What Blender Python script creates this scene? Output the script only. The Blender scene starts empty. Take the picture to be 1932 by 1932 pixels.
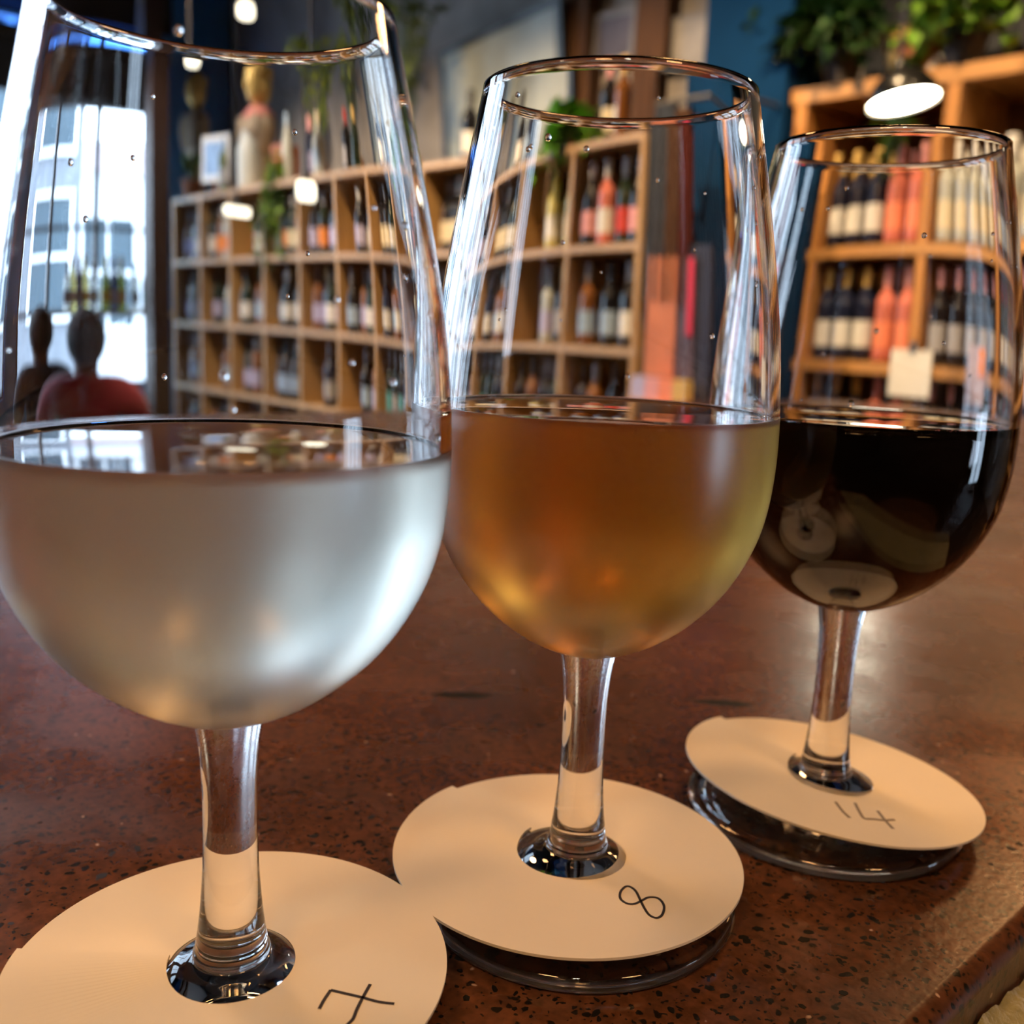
import bpy, bmesh, math, random
from mathutils import Vector, Matrix, Euler
random.seed(7)
PI = math.pi
C = bpy.context.scene.collection
SC = bpy.context.scene

# ---------------------------------------------------------------- frame of the room
# x runs to the right along the bottle wall, y towards that wall, z up; the camera looks diagonally across.
TZ = 1.08                      # counter top height
TH = math.radians(46.38)
CT, ST = math.cos(TH), math.sin(TH)
def c2r(X, Y):                 # camera-aligned ground coordinates -> room coordinates
    return Vector((CT * X - ST * Y, ST * X + CT * Y))
def c2r3(v):
    p = c2r(v[0], v[1]); return Vector((p.x, p.y, v[2]))

# ---------------------------------------------------------------- camera
F_PX, PITCH, ROLL, CAMH = 1884.8, 0.18325, 0.04112, 0.1305
cp, sp, cr, sr = math.cos(PITCH), math.sin(PITCH), math.cos(ROLL), math.sin(ROLL)
FW = Vector((0, cp, -sp)); U0 = Vector((0, sp, cp)); R0 = Vector((1, 0, 0))
RT = cr * R0 + sr * U0; UP = -sr * R0 + cr * U0
FW, RT, UP = c2r3(FW), c2r3(RT), c2r3(UP)
CAM = Vector((0, 0, TZ + CAMH))
cam_d = bpy.data.cameras.new('camera'); cam = bpy.data.objects.new('camera', cam_d); C.objects.link(cam)
M = Matrix((RT, UP, -FW)).transposed().to_4x4(); M.translation = CAM
cam.matrix_world = M
cam_d.sensor_width = 36; cam_d.lens = F_PX / 1932 * 36
cam_d.clip_start = 0.01; cam_d.clip_end = 100
cam_d.dof.use_dof = True; cam_d.dof.focus_distance = 0.2; cam_d.dof.aperture_fstop = 14.5
SC.camera = cam
SC.view_settings.view_transform = 'Standard'; SC.view_settings.look = 'None'
SC.view_settings.exposure = 0.5; SC.view_settings.gamma = 1; SC.view_settings.use_curve_mapping = False
cy = SC.cycles
cy.max_bounces = 14; cy.transmission_bounces = 14; cy.glossy_bounces = 4; cy.diffuse_bounces = 2
cy.use_adaptive_sampling = True; cy.adaptive_threshold = 0.04; cy.adaptive_min_samples = 16
cy.transparent_max_bounces = 12; cy.volume_bounces = 0
cy.caustics_reflective = False; cy.caustics_refractive = True; cy.blur_glossy = 0.5
cy.sample_clamp_indirect = 6; cy.use_denoising = True; cy.use_light_tree = False
def ray(px, py):
    return FW + RT * ((px - 966) / F_PX) - UP * ((py - 966) / F_PX)
def at_y(px, py, y):           # where the sight line meets the plane y = const of the room
    d = ray(px, py); return CAM + d * (y / d.y)
def at_x(px, py, x):
    d = ray(px, py); return CAM + d * (x / d.x)
def at_z(px, py, z):
    d = ray(px, py); return CAM + d * ((z - CAM.z) / d.z)
def at_r(px, py, dist):
    d = ray(px, py); return CAM + d * dist

# ---------------------------------------------------------------- world
w = bpy.data.worlds.new('sky'); SC.world = w; w.use_nodes = True
nt = w.node_tree; bg = nt.nodes['Background']
bg.inputs[0].default_value = (0.62, 0.80, 1.0, 1); bg.inputs[1].default_value = 5.8

# ---------------------------------------------------------------- materials
MATS = {}
def new_mat(name):
    m = bpy.data.materials.new(name); m.use_nodes = True; MATS[name] = m
    return m, m.node_tree.nodes, m.node_tree.links
def pm(name, col, rough=0.5, metal=0.0, vary=0.15, scale=12.0, spec=0.5, coat=0.0, bump=0.0, sheen=0.0):
    if name in MATS: return MATS[name]
    m, n, l = new_mat(name); b = n['Principled BSDF']
    tc = n.new('ShaderNodeTexCoord'); nz = n.new('ShaderNodeTexNoise'); nz.inputs['Scale'].default_value = scale
    nz.inputs['Detail'].default_value = 4
    l.new(tc.outputs['Object'], nz.inputs['Vector'])
    mx = n.new('ShaderNodeMix'); mx.data_type = 'RGBA'
    mx.inputs[6].default_value = tuple(c * (1 - vary) for c in col) + (1,)
    mx.inputs[7].default_value = tuple(min(1, c * (1 + vary)) for c in col) + (1,)
    l.new(nz.outputs['Fac'], mx.inputs[0]); l.new(mx.outputs[2], b.inputs['Base Color'])
    b.inputs['Roughness'].default_value = rough; b.inputs['Metallic'].default_value = metal
    b.inputs['Specular IOR Level'].default_value = spec; b.inputs['Coat Weight'].default_value = coat
    b.inputs['Sheen Weight'].default_value = sheen
    if bump:
        bp = n.new('ShaderNodeBump'); bp.inputs['Strength'].default_value = bump; bp.inputs['Distance'].default_value = 0.004
        l.new(nz.outputs['Fac'], bp.inputs['Height']); l.new(bp.outputs[0], b.inputs['Normal'])
    return m
def glass_mat(name, ior=1.5, rough=0.0, col=(1, 1, 1), fog=0.0, vol=None, dens=0.0):
    if name in MATS: return MATS[name]
    m, n, l = new_mat(name); out = n['Material Output']; n.remove(n['Principled BSDF'])
    g = n.new('ShaderNodeBsdfGlass'); g.inputs['IOR'].default_value = ior; g.inputs['Roughness'].default_value = rough
    g.inputs['Color'].default_value = (*col, 1)
    sh = g.outputs[0]
    if fog:
        tc = n.new('ShaderNodeTexCoord'); nz = n.new('ShaderNodeTexNoise'); nz.inputs['Scale'].default_value = 60
        l.new(tc.outputs['Object'], nz.inputs['Vector'])
        mr = n.new('ShaderNodeMapRange'); mr.inputs[3].default_value = rough * 0.85; mr.inputs[4].default_value = rough * 1.15
        l.new(nz.outputs['Fac'], mr.inputs[0]); l.new(mr.outputs[0], g.inputs['Roughness'])
        tr = n.new('ShaderNodeBsdfTranslucent'); tr.inputs[0].default_value = (0.9, 0.92, 0.95, 1)
        df = n.new('ShaderNodeBsdfDiffuse'); df.inputs[0].default_value = (0.9, 0.92, 0.95, 1)
        a = n.new('ShaderNodeMixShader'); a.inputs[0].default_value = 0.12; l.new(tr.outputs[0], a.inputs[1]); l.new(df.outputs[0], a.inputs[2])
        mx = n.new('ShaderNodeMixShader'); mx.inputs[0].default_value = fog
        l.new(g.outputs[0], mx.inputs[1]); l.new(a.outputs[0], mx.inputs[2]); sh = mx.outputs[0]
    l.new(sh, out.inputs['Surface'])
    if vol:
        v = n.new('ShaderNodeVolumeAbsorption'); v.inputs['Color'].default_value = (*vol, 1); v.inputs['Density'].default_value = dens
        l.new(v.outputs[0], out.inputs['Volume'])
    return m
def pane_mat(name, col):
    m, n, l = new_mat(name); out = n['Material Output']; n.remove(n['Principled BSDF'])
    t = n.new('ShaderNodeBsdfTransparent'); t.inputs[0].default_value = col
    g = n.new('ShaderNodeBsdfGlossy'); g.inputs['Roughness'].default_value = 0.02
    fr = n.new('ShaderNodeFresnel'); fr.inputs[0].default_value = 1.3
    mx = n.new('ShaderNodeMixShader'); l.new(fr.outputs[0], mx.inputs[0]); l.new(t.outputs[0], mx.inputs[1]); l.new(g.outputs[0], mx.inputs[2])
    l.new(mx.outputs[0], out.inputs['Surface']); return m
def emit(name, col, s):
    m, n, l = new_mat(name); b = n['Principled BSDF']
    b.inputs['Base Color'].default_value = (*col, 1); b.inputs['Emission Color'].default_value = (*col, 1); b.inputs['Emission Strength'].default_value = s
    return m
def wood(name, c1, c2, rough=0.45, axis='Z'):
    m, n, l = new_mat(name); b = n['Principled BSDF']
    tc = n.new('ShaderNodeTexCoord'); mp = n.new('ShaderNodeMapping')
    s = {'X': (1.2, 14, 14), 'Y': (14, 1.2, 14), 'Z': (14, 14, 1.2)}[axis]; mp.inputs['Scale'].default_value = s
    nz = n.new('ShaderNodeTexNoise'); nz.inputs['Scale'].default_value = 3; nz.inputs['Detail'].default_value = 6
    cr_ = n.new('ShaderNodeValToRGB'); cr_.color_ramp.elements[0].color = (*c1, 1); cr_.color_ramp.elements[1].color = (*c2, 1)
    cr_.color_ramp.elements[0].position = 0.3; cr_.color_ramp.elements[1].position = 0.7
    l.new(tc.outputs['Object'], mp.inputs[0]); l.new(mp.outputs[0], nz.inputs[0]); l.new(nz.outputs['Fac'], cr_.inputs[0])
    l.new(cr_.outputs[0], b.inputs['Base Color']); b.inputs['Roughness'].default_value = rough
    return m
def terrazzo():
    m, n, l = new_mat('terrazzo'); b = n['Principled BSDF']
    tc = n.new('ShaderNodeTexCoord')
    def noise(sc, det=3):
        z = n.new('ShaderNodeTexNoise'); z.inputs['Scale'].default_value = sc; z.inputs['Detail'].default_value = det
        l.new(tc.outputs['Object'], z.inputs[0]); return z
    base = noise(9, 5); fine = noise(420, 2)
    r = n.new('ShaderNodeValToRGB'); e = r.color_ramp.elements
    e[0].position = .3; e[0].color = (0.075, 0.029, 0.014, 1); e[1].position = .7; e[1].color = (0.15, 0.057, 0.026, 1)
    l.new(base.outputs['Fac'], r.inputs[0])
    fm = n.new('ShaderNodeMix'); fm.data_type = 'RGBA'; fm.blend_type = 'MULTIPLY'; fm.inputs[0].default_value = 0.5
    fr_ = n.new('ShaderNodeValToRGB'); fr_.color_ramp.elements[0].position = .35; fr_.color_ramp.elements[1].position = .65
    fr_.color_ramp.elements[0].color = (.35, .35, .35, 1); fr_.color_ramp.elements[1].color = (1.3, 1.2, 1.1, 1)
    l.new(fine.outputs['Fac'], fr_.inputs[0]); l.new(r.outputs[0], fm.inputs[6]); l.new(fr_.outputs[0], fm.inputs[7])
    prev = fm.outputs[2]
    for sc, keep, lo, hi, col in ((330, .62, .26, .34, (0.010, 0.008, 0.006)), (620, .50, .28, .36, (0.014, 0.010, 0.008)), (300, .95, .12, .2, (0.45, 0.3, 0.22))):
        v = n.new('ShaderNodeTexVoronoi'); v.inputs['Scale'].default_value = sc; v.inputs['Randomness'].default_value = 1
        wp = n.new('ShaderNodeMix'); wp.data_type = 'VECTOR'; wp.inputs[0].default_value = 0.004
        nn = noise(sc * .6, 2)
        l.new(tc.outputs['Object'], wp.inputs[4]); l.new(nn.outputs['Color'], wp.inputs[5]); l.new(wp.outputs[1], v.inputs['Vector'])
        mr = n.new('ShaderNodeMapRange'); mr.inputs[1].default_value = lo; mr.inputs[2].default_value = hi; mr.inputs[3].default_value = 1; mr.inputs[4].default_value = 0
        l.new(v.outputs['Distance'], mr.inputs[0])
        sx = n.new('ShaderNodeSeparateColor'); l.new(v.outputs['Color'], sx.inputs[0])
        gt = n.new('ShaderNodeMath'); gt.operation = 'GREATER_THAN'; gt.inputs[1].default_value = keep; l.new(sx.outputs[0], gt.inputs[0])
        mu = n.new('ShaderNodeMath'); mu.operation = 'MULTIPLY'; l.new(mr.outputs[0], mu.inputs[0]); l.new(gt.outputs[0], mu.inputs[1])
        mx = n.new('ShaderNodeMix'); mx.data_type = 'RGBA'; mx.inputs[7].default_value = (*col, 1)
        l.new(mu.outputs[0], mx.inputs[0]); l.new(prev, mx.inputs[6]); prev = mx.outputs[2]
    l.new(prev, b.inputs['Base Color'])
    rr = n.new('ShaderNodeMapRange'); rr.inputs[1].default_value = .35; rr.inputs[2].default_value = .65; rr.inputs[3].default_value = 0.20; rr.inputs[4].default_value = 0.33
    sm = noise(25, 4); l.new(sm.outputs['Fac'], rr.inputs[0]); l.new(rr.outputs[0], b.inputs['Roughness'])
    bp = n.new('ShaderNodeBump'); bp.inputs['Strength'].default_value = 0.08; bp.inputs['Distance'].default_value = 0.001
    l.new(fine.outputs['Fac'], bp.inputs['Height']); l.new(bp.outputs[0], b.inputs['Normal'])
    b.inputs['Specular IOR Level'].default_value = 0.52
    return m

# ---------------------------------------------------------------- geometry helpers
class MB:
    def __init__(s): s.v = []; s.f = []; s.m = []
    def add(s, v, f, mi=0):
        o = len(s.v); s.v += [tuple(x) for x in v]; s.f += [tuple(i + o for i in q) for q in f]
        s.m += (mi if isinstance(mi, list) else [mi] * len(f))
    def box(s, x0, x1, y0, y1, z0, z1, mi=0, mat=None):
        v = [(x, y, z) for z in (z0, z1) for y in (y0, y1) for x in (x0, x1)]
        if mat: v = [mat @ Vector(q) for q in v]
        s.add(v, [(0, 2, 3, 1), (4, 5, 7, 6), (0, 1, 5, 4), (2, 6, 7, 3), (0, 4, 6, 2), (1, 3, 7, 5)], mi)
    def lathe(s, prof, seg=24, mi=0, mat=None, a0=0.0, a1=2 * PI, fn=None):
        full = abs(a1 - a0 - 2 * PI) < 1e-6; k = seg if full else seg + 1
        rings = []; v = []
        for r, z in prof:
            if r < 1e-7 and full: rings.append([len(v)]); v.append((0, 0, z))
            else:
                rings.append(list(range(len(v), len(v) + k)))
                v += [(r * math.cos(a0 + (a1 - a0) * i / seg), r * math.sin(a0 + (a1 - a0) * i / seg), z) for i in range(k)]
        f = []; mi_l = []
        for j in range(len(prof) - 1):
            A, B = rings[j], rings[j + 1]
            q = fn((prof[j][1] + prof[j + 1][1]) / 2, j) if fn else mi
            for i in range(seg):
                i2 = (i + 1) % k
                if len(A) == 1 and len(B) == 1: continue
                if len(A) == 1: f.append((A[0], B[i2], B[i]))
                elif len(B) == 1: f.append((A[i], A[i2], B[0]))
                else: f.append((A[i], A[i2], B[i2], B[i]))
                mi_l.append(q)
        if mat: v = [mat @ Vector(q) for q in v]
        s.add(v, f, mi_l)
    def tube(s, pts, r, seg=8, mi=0):
        pts = [Vector(p) for p in pts]; rings = []
        v = []
        for i, p in enumerate(pts):
            d = (pts[min(i + 1, len(pts) - 1)] - pts[max(i - 1, 0)]).normalized()
            u = d.orthogonal().normalized() if i == 0 else (u - d * u.dot(d)).normalized()
            w_ = d.cross(u); rr = r[i] if isinstance(r, (list, tuple)) else r
            rings.append(range(len(v), len(v) + seg))
            v += [p + (u * math.cos(2 * PI * k / seg) + w_ * math.sin(2 * PI * k / seg)) * rr for k in range(seg)]
        f = []
        for a, b in zip(rings, rings[1:]):
            for k in range(seg): f.append((a[k], a[(k + 1) % seg], b[(k + 1) % seg], b[k]))
        f.append(tuple(reversed(rings[0]))); f.append(tuple(rings[-1]))
        s.add(v, f, mi)
    def ball(s, c, r, seg=12, mi=0, sc=(1, 1, 1)):
        n_ = max(4, seg // 2)
        M_ = Matrix.Translation(c) @ Matrix.Diagonal((*sc, 1))
        s.lathe([(r * math.sin(PI * j / n_), -r * math.cos(PI * j / n_)) for j in range(n_ + 1)], seg, mi, M_)
    def build(s, name, mats, parent=None, loc=None, rot=None, smooth=False, **tags):
        me = bpy.data.meshes.new(name); me.from_pydata(s.v, [], s.f)
        for m_ in (mats if isinstance(mats, (list, tuple)) else [mats]): me.materials.append(m_)
        if any(s.m): me.polygons.foreach_set('material_index', s.m)
        if smooth: me.polygons.foreach_set('use_smooth', [True] * len(me.polygons))
        me.update()
        o = bpy.data.objects.new(name, me); C.objects.link(o)
        if parent: o.parent = parent
        if loc is not None: o.location = loc
        if rot is not None: o.rotation_euler = rot
        for k, v_ in tags.items(): o[k] = v_
        return o
def empty(name, loc, label, category, group=None, rot=None):
    o = bpy.data.objects.new(name, None); C.objects.link(o); o.location = loc; o.empty_display_size = 0.05
    if rot is not None: o.rotation_euler = rot
    o['label'] = label; o['category'] = category
    if group: o['group'] = group
    return o
def copy_tree(o, loc, label, group=None, rot=None):
    def cp_(x, par):
        c = x.copy(); C.objects.link(c); c.parent = par
        for ch in [k for k in ALLCH.get(x.name, [])]: cp_(ch, c)
        return c
    c = cp_(o, None); c.location = loc; c['label'] = label
    if group: c['group'] = group
    if rot is not None: c.rotation_euler = rot
    return c
ALLCH = {}
def reg(root, *ch): ALLCH[root.name] = list(ch)
def smooth_prof(p, n=4):
    out = []
    for i in range(len(p) - 1):
        p0 = Vector(p[max(i - 1, 0)]); p1 = Vector(p[i]); p2 = Vector(p[i + 1]); p3 = Vector(p[min(i + 2, len(p) - 1)])
        for k in range(n):
            t = k / n
            q = 0.5 * ((2 * p1) + (-p0 + p2) * t + (2 * p0 - 5 * p1 + 4 * p2 - p3) * t * t + (-p0 + 3 * p1 - 3 * p2 + p3) * t ** 3)
            out.append((max(0, q.x), q.y))
    out.append(tuple(p[-1])); return out

# ================================================================ the room
X0, X1, Y0, Y1, ZC = -6.5, 3.2, -3.4, 3.45, 4.5
m_floor = wood('floor_boards', (0.05, 0.025, 0.012), (0.10, 0.05, 0.025), 0.5, 'X')
m_dark = pm('dark_plaster', (0.035, 0.03, 0.03), 0.8)
m_ceil = pm('black_ceiling', (0.02, 0.018, 0.018), 0.9)
m_stone = pm('grey_stone', (0.30, 0.27, 0.25), 0.9, vary=0.5, scale=4, bump=1.0)
m_blue = pm('blue_paint', (0.002, 0.026, 0.085), 0.9, spec=.08)
m_blue2 = pm('bright_blue_paint', (0.05, 0.26, 0.70), 0.6)
m_brick = pm('warm_wall', (0.10, 0.055, 0.035), 0.85, vary=0.3)
b = MB(); b.box(X0 - .2, X1 + .2, Y0 - .2, Y1 + .2, -.1, 0); b.build('floor', m_floor, kind='structure')
b = MB(); b.box(X0 - .2, X1 + .2, Y0 - .2, Y1 + .2, ZC, ZC + .1); b.build('ceiling', m_ceil, kind='structure')
b = MB(); b.box(X0 - .2, X1 + .2, Y1, Y1 + .2, 0, ZC); b.build('wall_back', m_stone, kind='structure')
b = MB(); b.box(X0 - .2, X1 + .2, Y0 - .2, Y0, 0, ZC); b.build('wall_front', m_brick, kind='structure')

def wall_x(name, x0, x1, openings, mat):
    """wall in the plane x = const with rectangular openings (y0, y1, z0, z1), side by side"""
    b = MB(); y = Y0
    for (a0, a1, z0, z1) in sorted(openings):
        b.box(x0, x1, y, a0, 0, ZC); b.box(x0, x1, a0, a1, 0, z0); b.box(x0, x1, a0, a1, z1, ZC); y = a1
    b.box(x0, x1, y, Y1, 0, ZC); return b.build(name, mat, kind='structure')
WIN = [(1.38, 2.86, .72, 2.92), (-0.10, 1.10, .72, 4.2), (-1.6, -0.4, .72, 4.2), (-3.1, -1.9, .72, 4.2)]
wall_x('wall_left', X0 - .2, X0, WIN, m_blue2)
WINR = [(2.0, 2.85, .15, 1.3)]
wall_x('wall_right', X1, X1 + .2, WINR, m_brick)
m_frame = pm('grey_window_paint', (0.30, 0.36, 0.40), 0.5)
m_framed = pm('dark_window_paint', (0.05, 0.045, 0.045), 0.5)
m_pane = pane_mat('window_pane', (0.96, 0.98, 1, 1)); m_paneb = pane_mat('blue_window_pane', (.10, .30, .85, 1))
def window(n_, xa, xb, y0, y1, z0, z1, mulls, rails):
    root = empty('window_%d' % n_, ((xa + xb) / 2, (y0 + y1) / 2, z0), '', ''); del root['label']; del root['category']; root['kind'] = 'structure'
    ox, oy, oz = root.location
    def bx(nm, ya, yb, za, zb, m_, t=.03):
        q = MB(); q.box(-t, t, ya - oy, yb - oy, za - oz, zb - oz); return q.build(nm, m_, root)
    e = .045
    bx('frame_rail', y0, y1, z0, z0 + e, m_framed, .04); bx('frame_rail', y0, y1, z1 - e, z1, m_framed, .04)
    bx('frame_stile', y0, y0 + e, z0 + e, z1 - e, m_framed, .04); bx('frame_stile', y1 - e, y1, z0 + e, z1 - e, m_framed, .04)
    ys = [y0 + e] + [m for m in mulls] + [y1 - e]; zs = [z0 + e] + [r for r in rails] + [z1 - e]
    for m in mulls: bx('mullion', m - .016, m + .016, z0 + e, z1 - e, m_framed, .025)
    for r in rails: bx('glazing_bar', y0 + e, y1 - e, r - .014, r + .014, m_framed, .022)
    for i in range(len(ys) - 1):
        for j in range(len(zs) - 1):
            q = MB(); q.add([(0, ys[i] - oy, zs[j] - oz), (0, ys[i + 1] - oy, zs[j] - oz), (0, ys[i + 1] - oy, zs[j + 1] - oz), (0, ys[i] - oy, zs[j + 1] - oz)], [(0, 1, 2, 3)])
            q.build('pane', m_paneb if (n_ == 1 and j == len(zs) - 2) else m_pane, root)
window(1, X0 - .12, X0 - .06, *WIN[0], [1.85, 2.33], [1.20, 1.72, 2.46])
window(2, X0 - .12, X0 - .06, *WIN[1], [.5], [1.20, 1.72, 2.4, 3.3])
window(3, X0 - .12, X0 - .06, *WIN[2], [-1.0], [1.20, 1.72, 2.4, 3.3])
window(4, X0 - .12, X0 - .06, *WIN[3], [-2.5], [1.20, 1.72, 2.4, 3.3])
window(5, X1 + .06, X1 + .12, *WINR[0], [2.4], [])
# window sill shelf and blind
m_sill = pm('pale_sill', (0.42, 0.40, 0.38), 0.4)
b = MB(); b.box(X0 - .02, X0 + .16, 1.30, 3.1, 1.175, 1.205); b.build('trim_1', m_sill, kind='structure')
bl = empty('roller_blind', (X0 + .03, 2.12, 2.43), 'dark grey roller blind rolled halfway above the arched window', 'blind')
b = MB()
for k in range(8): b.box(.0 + .006 * (k % 2), .03 + .006 * (k % 2), -.80, .76, .04 * k, .04 * k + .039)
b.build('blind_fabric', pm('blind_grey', (0.055, 0.065, 0.075), 0.7), bl)
b = MB(); b.tube([(.03, -.81, .33), (.03, .77, .33)], .035, 12); b.build('roller_tube', m_framed, bl, smooth=True)
# dark wall band above the blind
b = MB(); b.box(X0 + .0005, X0 + .02, 1.2, 2.98, 2.925, ZC); b.build('trim_3', m_dark, kind='structure')
# dark column beside the window
cpos = at_y(318, 300, 2.62)
b = MB(); b.box(cpos.x - .075, cpos.x + .075, 2.40, 2.52, 0, ZC); b.build('trim_4', pm('oxblood_steel', (0.035, 0.016, 0.012), 0.5), kind='structure')

# ---------------------------------------------------------------- street outside
m_fac = pm('pale_render', (0.80, 0.80, 0.82), 0.9); m_fac2 = pm('grey_brick', (0.20, 0.21, 0.23), 0.9, vary=.35, scale=5)
m_winf = pm('street_window_glass', (0.03, 0.06, 0.08), 0.3); m_white = pm('white_paint', (0.85, 0.85, 0.85), 0.6); m_pinkb = pm('pale_brick_band', (0.62, 0.5, 0.5), 0.9)
b = MB(); b.box(-40, X0 - .25, -30, 30, -.2, -.05); b.build('street_ground', pm('pale_paving', (0.45, 0.45, 0.45), 0.9), kind='structure')
def house(name, x, y0, y1, h, mat, label, rows, cols, wz0=1.2):
    root = empty(name, (x, (y0 + y1) / 2, -.05), label, 'building')
    W_ = y1 - y0; b = MB(); b.box(-4, 0, -W_ / 2, W_ / 2, 0, h); b.build('facade', mat, root)
    b = MB(); b.box(-.02, .12, -W_ / 2, W_ / 2, h - .5, h - .1); b.build('cornice', m_pinkb, root)
    for r in range(rows):
        for c_ in range(cols):
            yc = -W_ / 2 + W_ * (c_ + .5) / cols; z = wz0 + r * 2.4
            f = MB(); ww, hh = .55, .85
            f.box(-.02, .07, yc - ww - .1, yc - ww, z - .1, z + 2 * hh + .1); f.box(-.02, .07, yc + ww, yc + ww + .1, z - .1, z + 2 * hh + .1)
            f.box(-.02, .10, yc - ww, yc + ww, z - .1, z); f.box(-.02, .08, yc - ww, yc + ww, z + 2 * hh, z + 2 * hh + .1)
            f.box(-.02, .06, yc - ww, yc + ww, z + hh - .04, z + hh + .04); f.box(-.02, .05, yc - .03, yc + .03, z, z + 2 * hh)
            fo = f.build('window_frame', m_white, root)
            p = MB(); p.box(-.02, .02, yc - ww, yc + ww, z, z + 2 * hh); p.build('pane', m_winf, fo)
    return root
house('town_house', -15.5, 1.9, 5.1, 5.6, m_fac2, 'grey brick house across the street seen through left window panes', 2, 2)
house('town_house', -16.5, 5.2, 10.5, 3.9, m_fac, 'white rendered house across the street behind the right window panes', 1, 3, 1.0)

# ---------------------------------------------------------------- cubby wall of bottles
m_pine = wood('pine', (0.36, 0.205, 0.075), (0.50, 0.31, 0.13), 0.45, 'Z')
m_pineh = wood('pine_edge', (0.40, 0.25, 0.13), (0.52, 0.35, 0.20), 0.45, 'X')
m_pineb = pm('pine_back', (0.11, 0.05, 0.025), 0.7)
CX0, CX1, CF, CD = -6.0, -2.26, 2.72, .38
ROWZ = [.07, .43, .79, 1.15, 1.51, 1.87]; NC = 9; DX = (CX1 - CX0) / NC
u = empty('bottle_cubby_shelf', ((CX0 + CX1) / 2, CF + CD / 2, 0), 'long pine cubby shelf full of wine bottles beside the window', 'shelf')
ux, uy = u.location.x, u.location.y
for i, z in enumerate(ROWZ):
    b = MB(); b.box(CX0 - ux - .012, CX1 - ux + .012, -CD / 2, CD / 2 - .012, z - .024, z); b.build('shelf_board', m_pineh, u)
for i in range(NC + 1):
    for j in range(5):
        b = MB(); x = CX0 + i * DX - ux; b.box(x - .011, x + .011, -CD / 2 + .002, CD / 2 - .012, ROWZ[j], ROWZ[j + 1] - .024); b.build('upright', m_pine, u)
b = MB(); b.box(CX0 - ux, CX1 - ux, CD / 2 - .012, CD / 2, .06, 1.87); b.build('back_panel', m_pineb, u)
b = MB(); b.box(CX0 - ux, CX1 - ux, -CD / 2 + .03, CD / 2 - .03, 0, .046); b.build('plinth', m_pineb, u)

# bottle prototypes -------------------------------------------------
def bprof(kind):
    if kind == 'bordeaux': return smooth_prof([(.0, .004), (.030, 0), (.0375, .004), (.038, .02), (.038, .18), (.036, .198), (.026, .215), (.0155, .228), (.0145, .25), (.0140, .285), (.0155, .288), (.0155, .298), (.012, .300), (0, .300)], 2)
    if kind == 'burgundy': return smooth_prof([(.0, .004), (.034, 0), (.041, .004), (.0415, .02), (.0415, .15), (.037, .18), (.026, .208), (.0165, .232), (.0145, .255), (.0140, .285), (.0155, .288), (.0155, .296), (.012, .298), (0, .298)], 2)
    return smooth_prof([(.0, .004), (.030, 0), (.0365, .004), (.037, .02), (.037, .13), (.033, .18), (.024, .23), (.0165, .27), (.0145, .31), (.0155, .318), (.0155, .328), (.012, .33), (0, .33)], 2)
BD = {'dark green': (0.012, 0.022, 0.012), 'black': (0.008, 0.008, 0.010), 'amber': (0.16, 0.06, 0.015), 'clear': (0.42, 0.44, 0.42), 'rose': (0.55, 0.16, 0.12),
      'straw': (0.50, 0.45, 0.16), 'navy': (0.012, 0.016, 0.04), 'olive': (0.09, 0.11, 0.02)}
LB = {'white': (.70, .70, .70), 'lilac': (.42, .40, .62), 'pale blue': (.30, .42, .60), 'teal': (.10, .34, .36), 'orange': (.75, .24, .04), 'red': (.5, .04, .03),
      'cream': (.66, .58, .42), 'yellow': (.75, .55, .08), 'pink': (.70, .32, .34), 'black': (.02, .02, .02), 'grey': (.35, .35, .38), 'coral': (.85, .25, .14), 'gold': (.6, .4, .12)}
def lab_m(c): return pm('label_' + c.replace(' ', '_'), LB[c], .6, vary=.25, scale=40)
PROTO = {}
def bottle(kind, glass, label, cap, loc, text, group, rz=None, trans=False):
    key = (kind, glass, label, cap, trans)
    rz = random.uniform(0, 6.28) if rz is None else rz
    if key in PROTO: return copy_tree(PROTO[key], loc, text, group, Euler((0, 0, rz)))
    r = empty('wine_bottle', loc, text, 'bottle', group, Euler((0, 0, rz)))
    pr = bprof(kind)
    if trans:
        m_ = MATS.get('tg_' + glass)
        if not m_:
            m_ = pm('tg_' + glass, BD[glass], .12, vary=.05); m_.node_tree.nodes['Principled BSDF'].inputs['Transmission Weight'].default_value = .75
    else: m_ = pm('bottle_' + glass.replace(' ', '_'), BD[glass], .12, vary=.05, coat=.3)
    q = MB(); q.lathe(pr, 20); body = q.build('body', m_, r, smooth=True)
    R_ = {'bordeaux': .0383, 'burgundy': .0418, 'flute': .0373}[kind]
    q = MB(); q.lathe([(R_, .045), (R_, .13 if kind != 'burgundy' else .125)], 20, a0=-1.9, a1=1.9); la = q.build('label', lab_m(label), r, smooth=True)
    zc = {'bordeaux': .24, 'burgundy': .245, 'flute': .265}[kind]; zt = {'bordeaux': .301, 'burgundy': .299, 'flute': .331}[kind]
    q = MB(); q.lathe([(.0158, zc), (.0162, zt - .01), (.0160, zt), (0, zt + .0005)], 16); ca = q.build('capsule', lab_m(cap), r, smooth=True)
    reg(r, body, la, ca); PROTO[key] = r; return r
ORD = ['first', 'second', 'third', 'fourth', 'fifth', 'sixth', 'seventh', 'eighth', 'ninth', 'tenth', 'eleventh']
rowname = {4: 'top row', 3: 'second row from top', 2: 'third row from top', 1: 'fourth row from top'}
pal = {4: ['white', 'cream', 'orange', 'lilac', 'lilac', 'cream', 'white'], 3: ['lilac', 'white', 'pale blue', 'lilac', 'grey', 'white', 'pale blue'],
       2: ['teal', 'pale blue', 'white', 'lilac', 'pale blue', 'grey'], 1: ['pale blue', 'red', 'grey', 'lilac']}
rr = random.Random(11)
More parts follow.
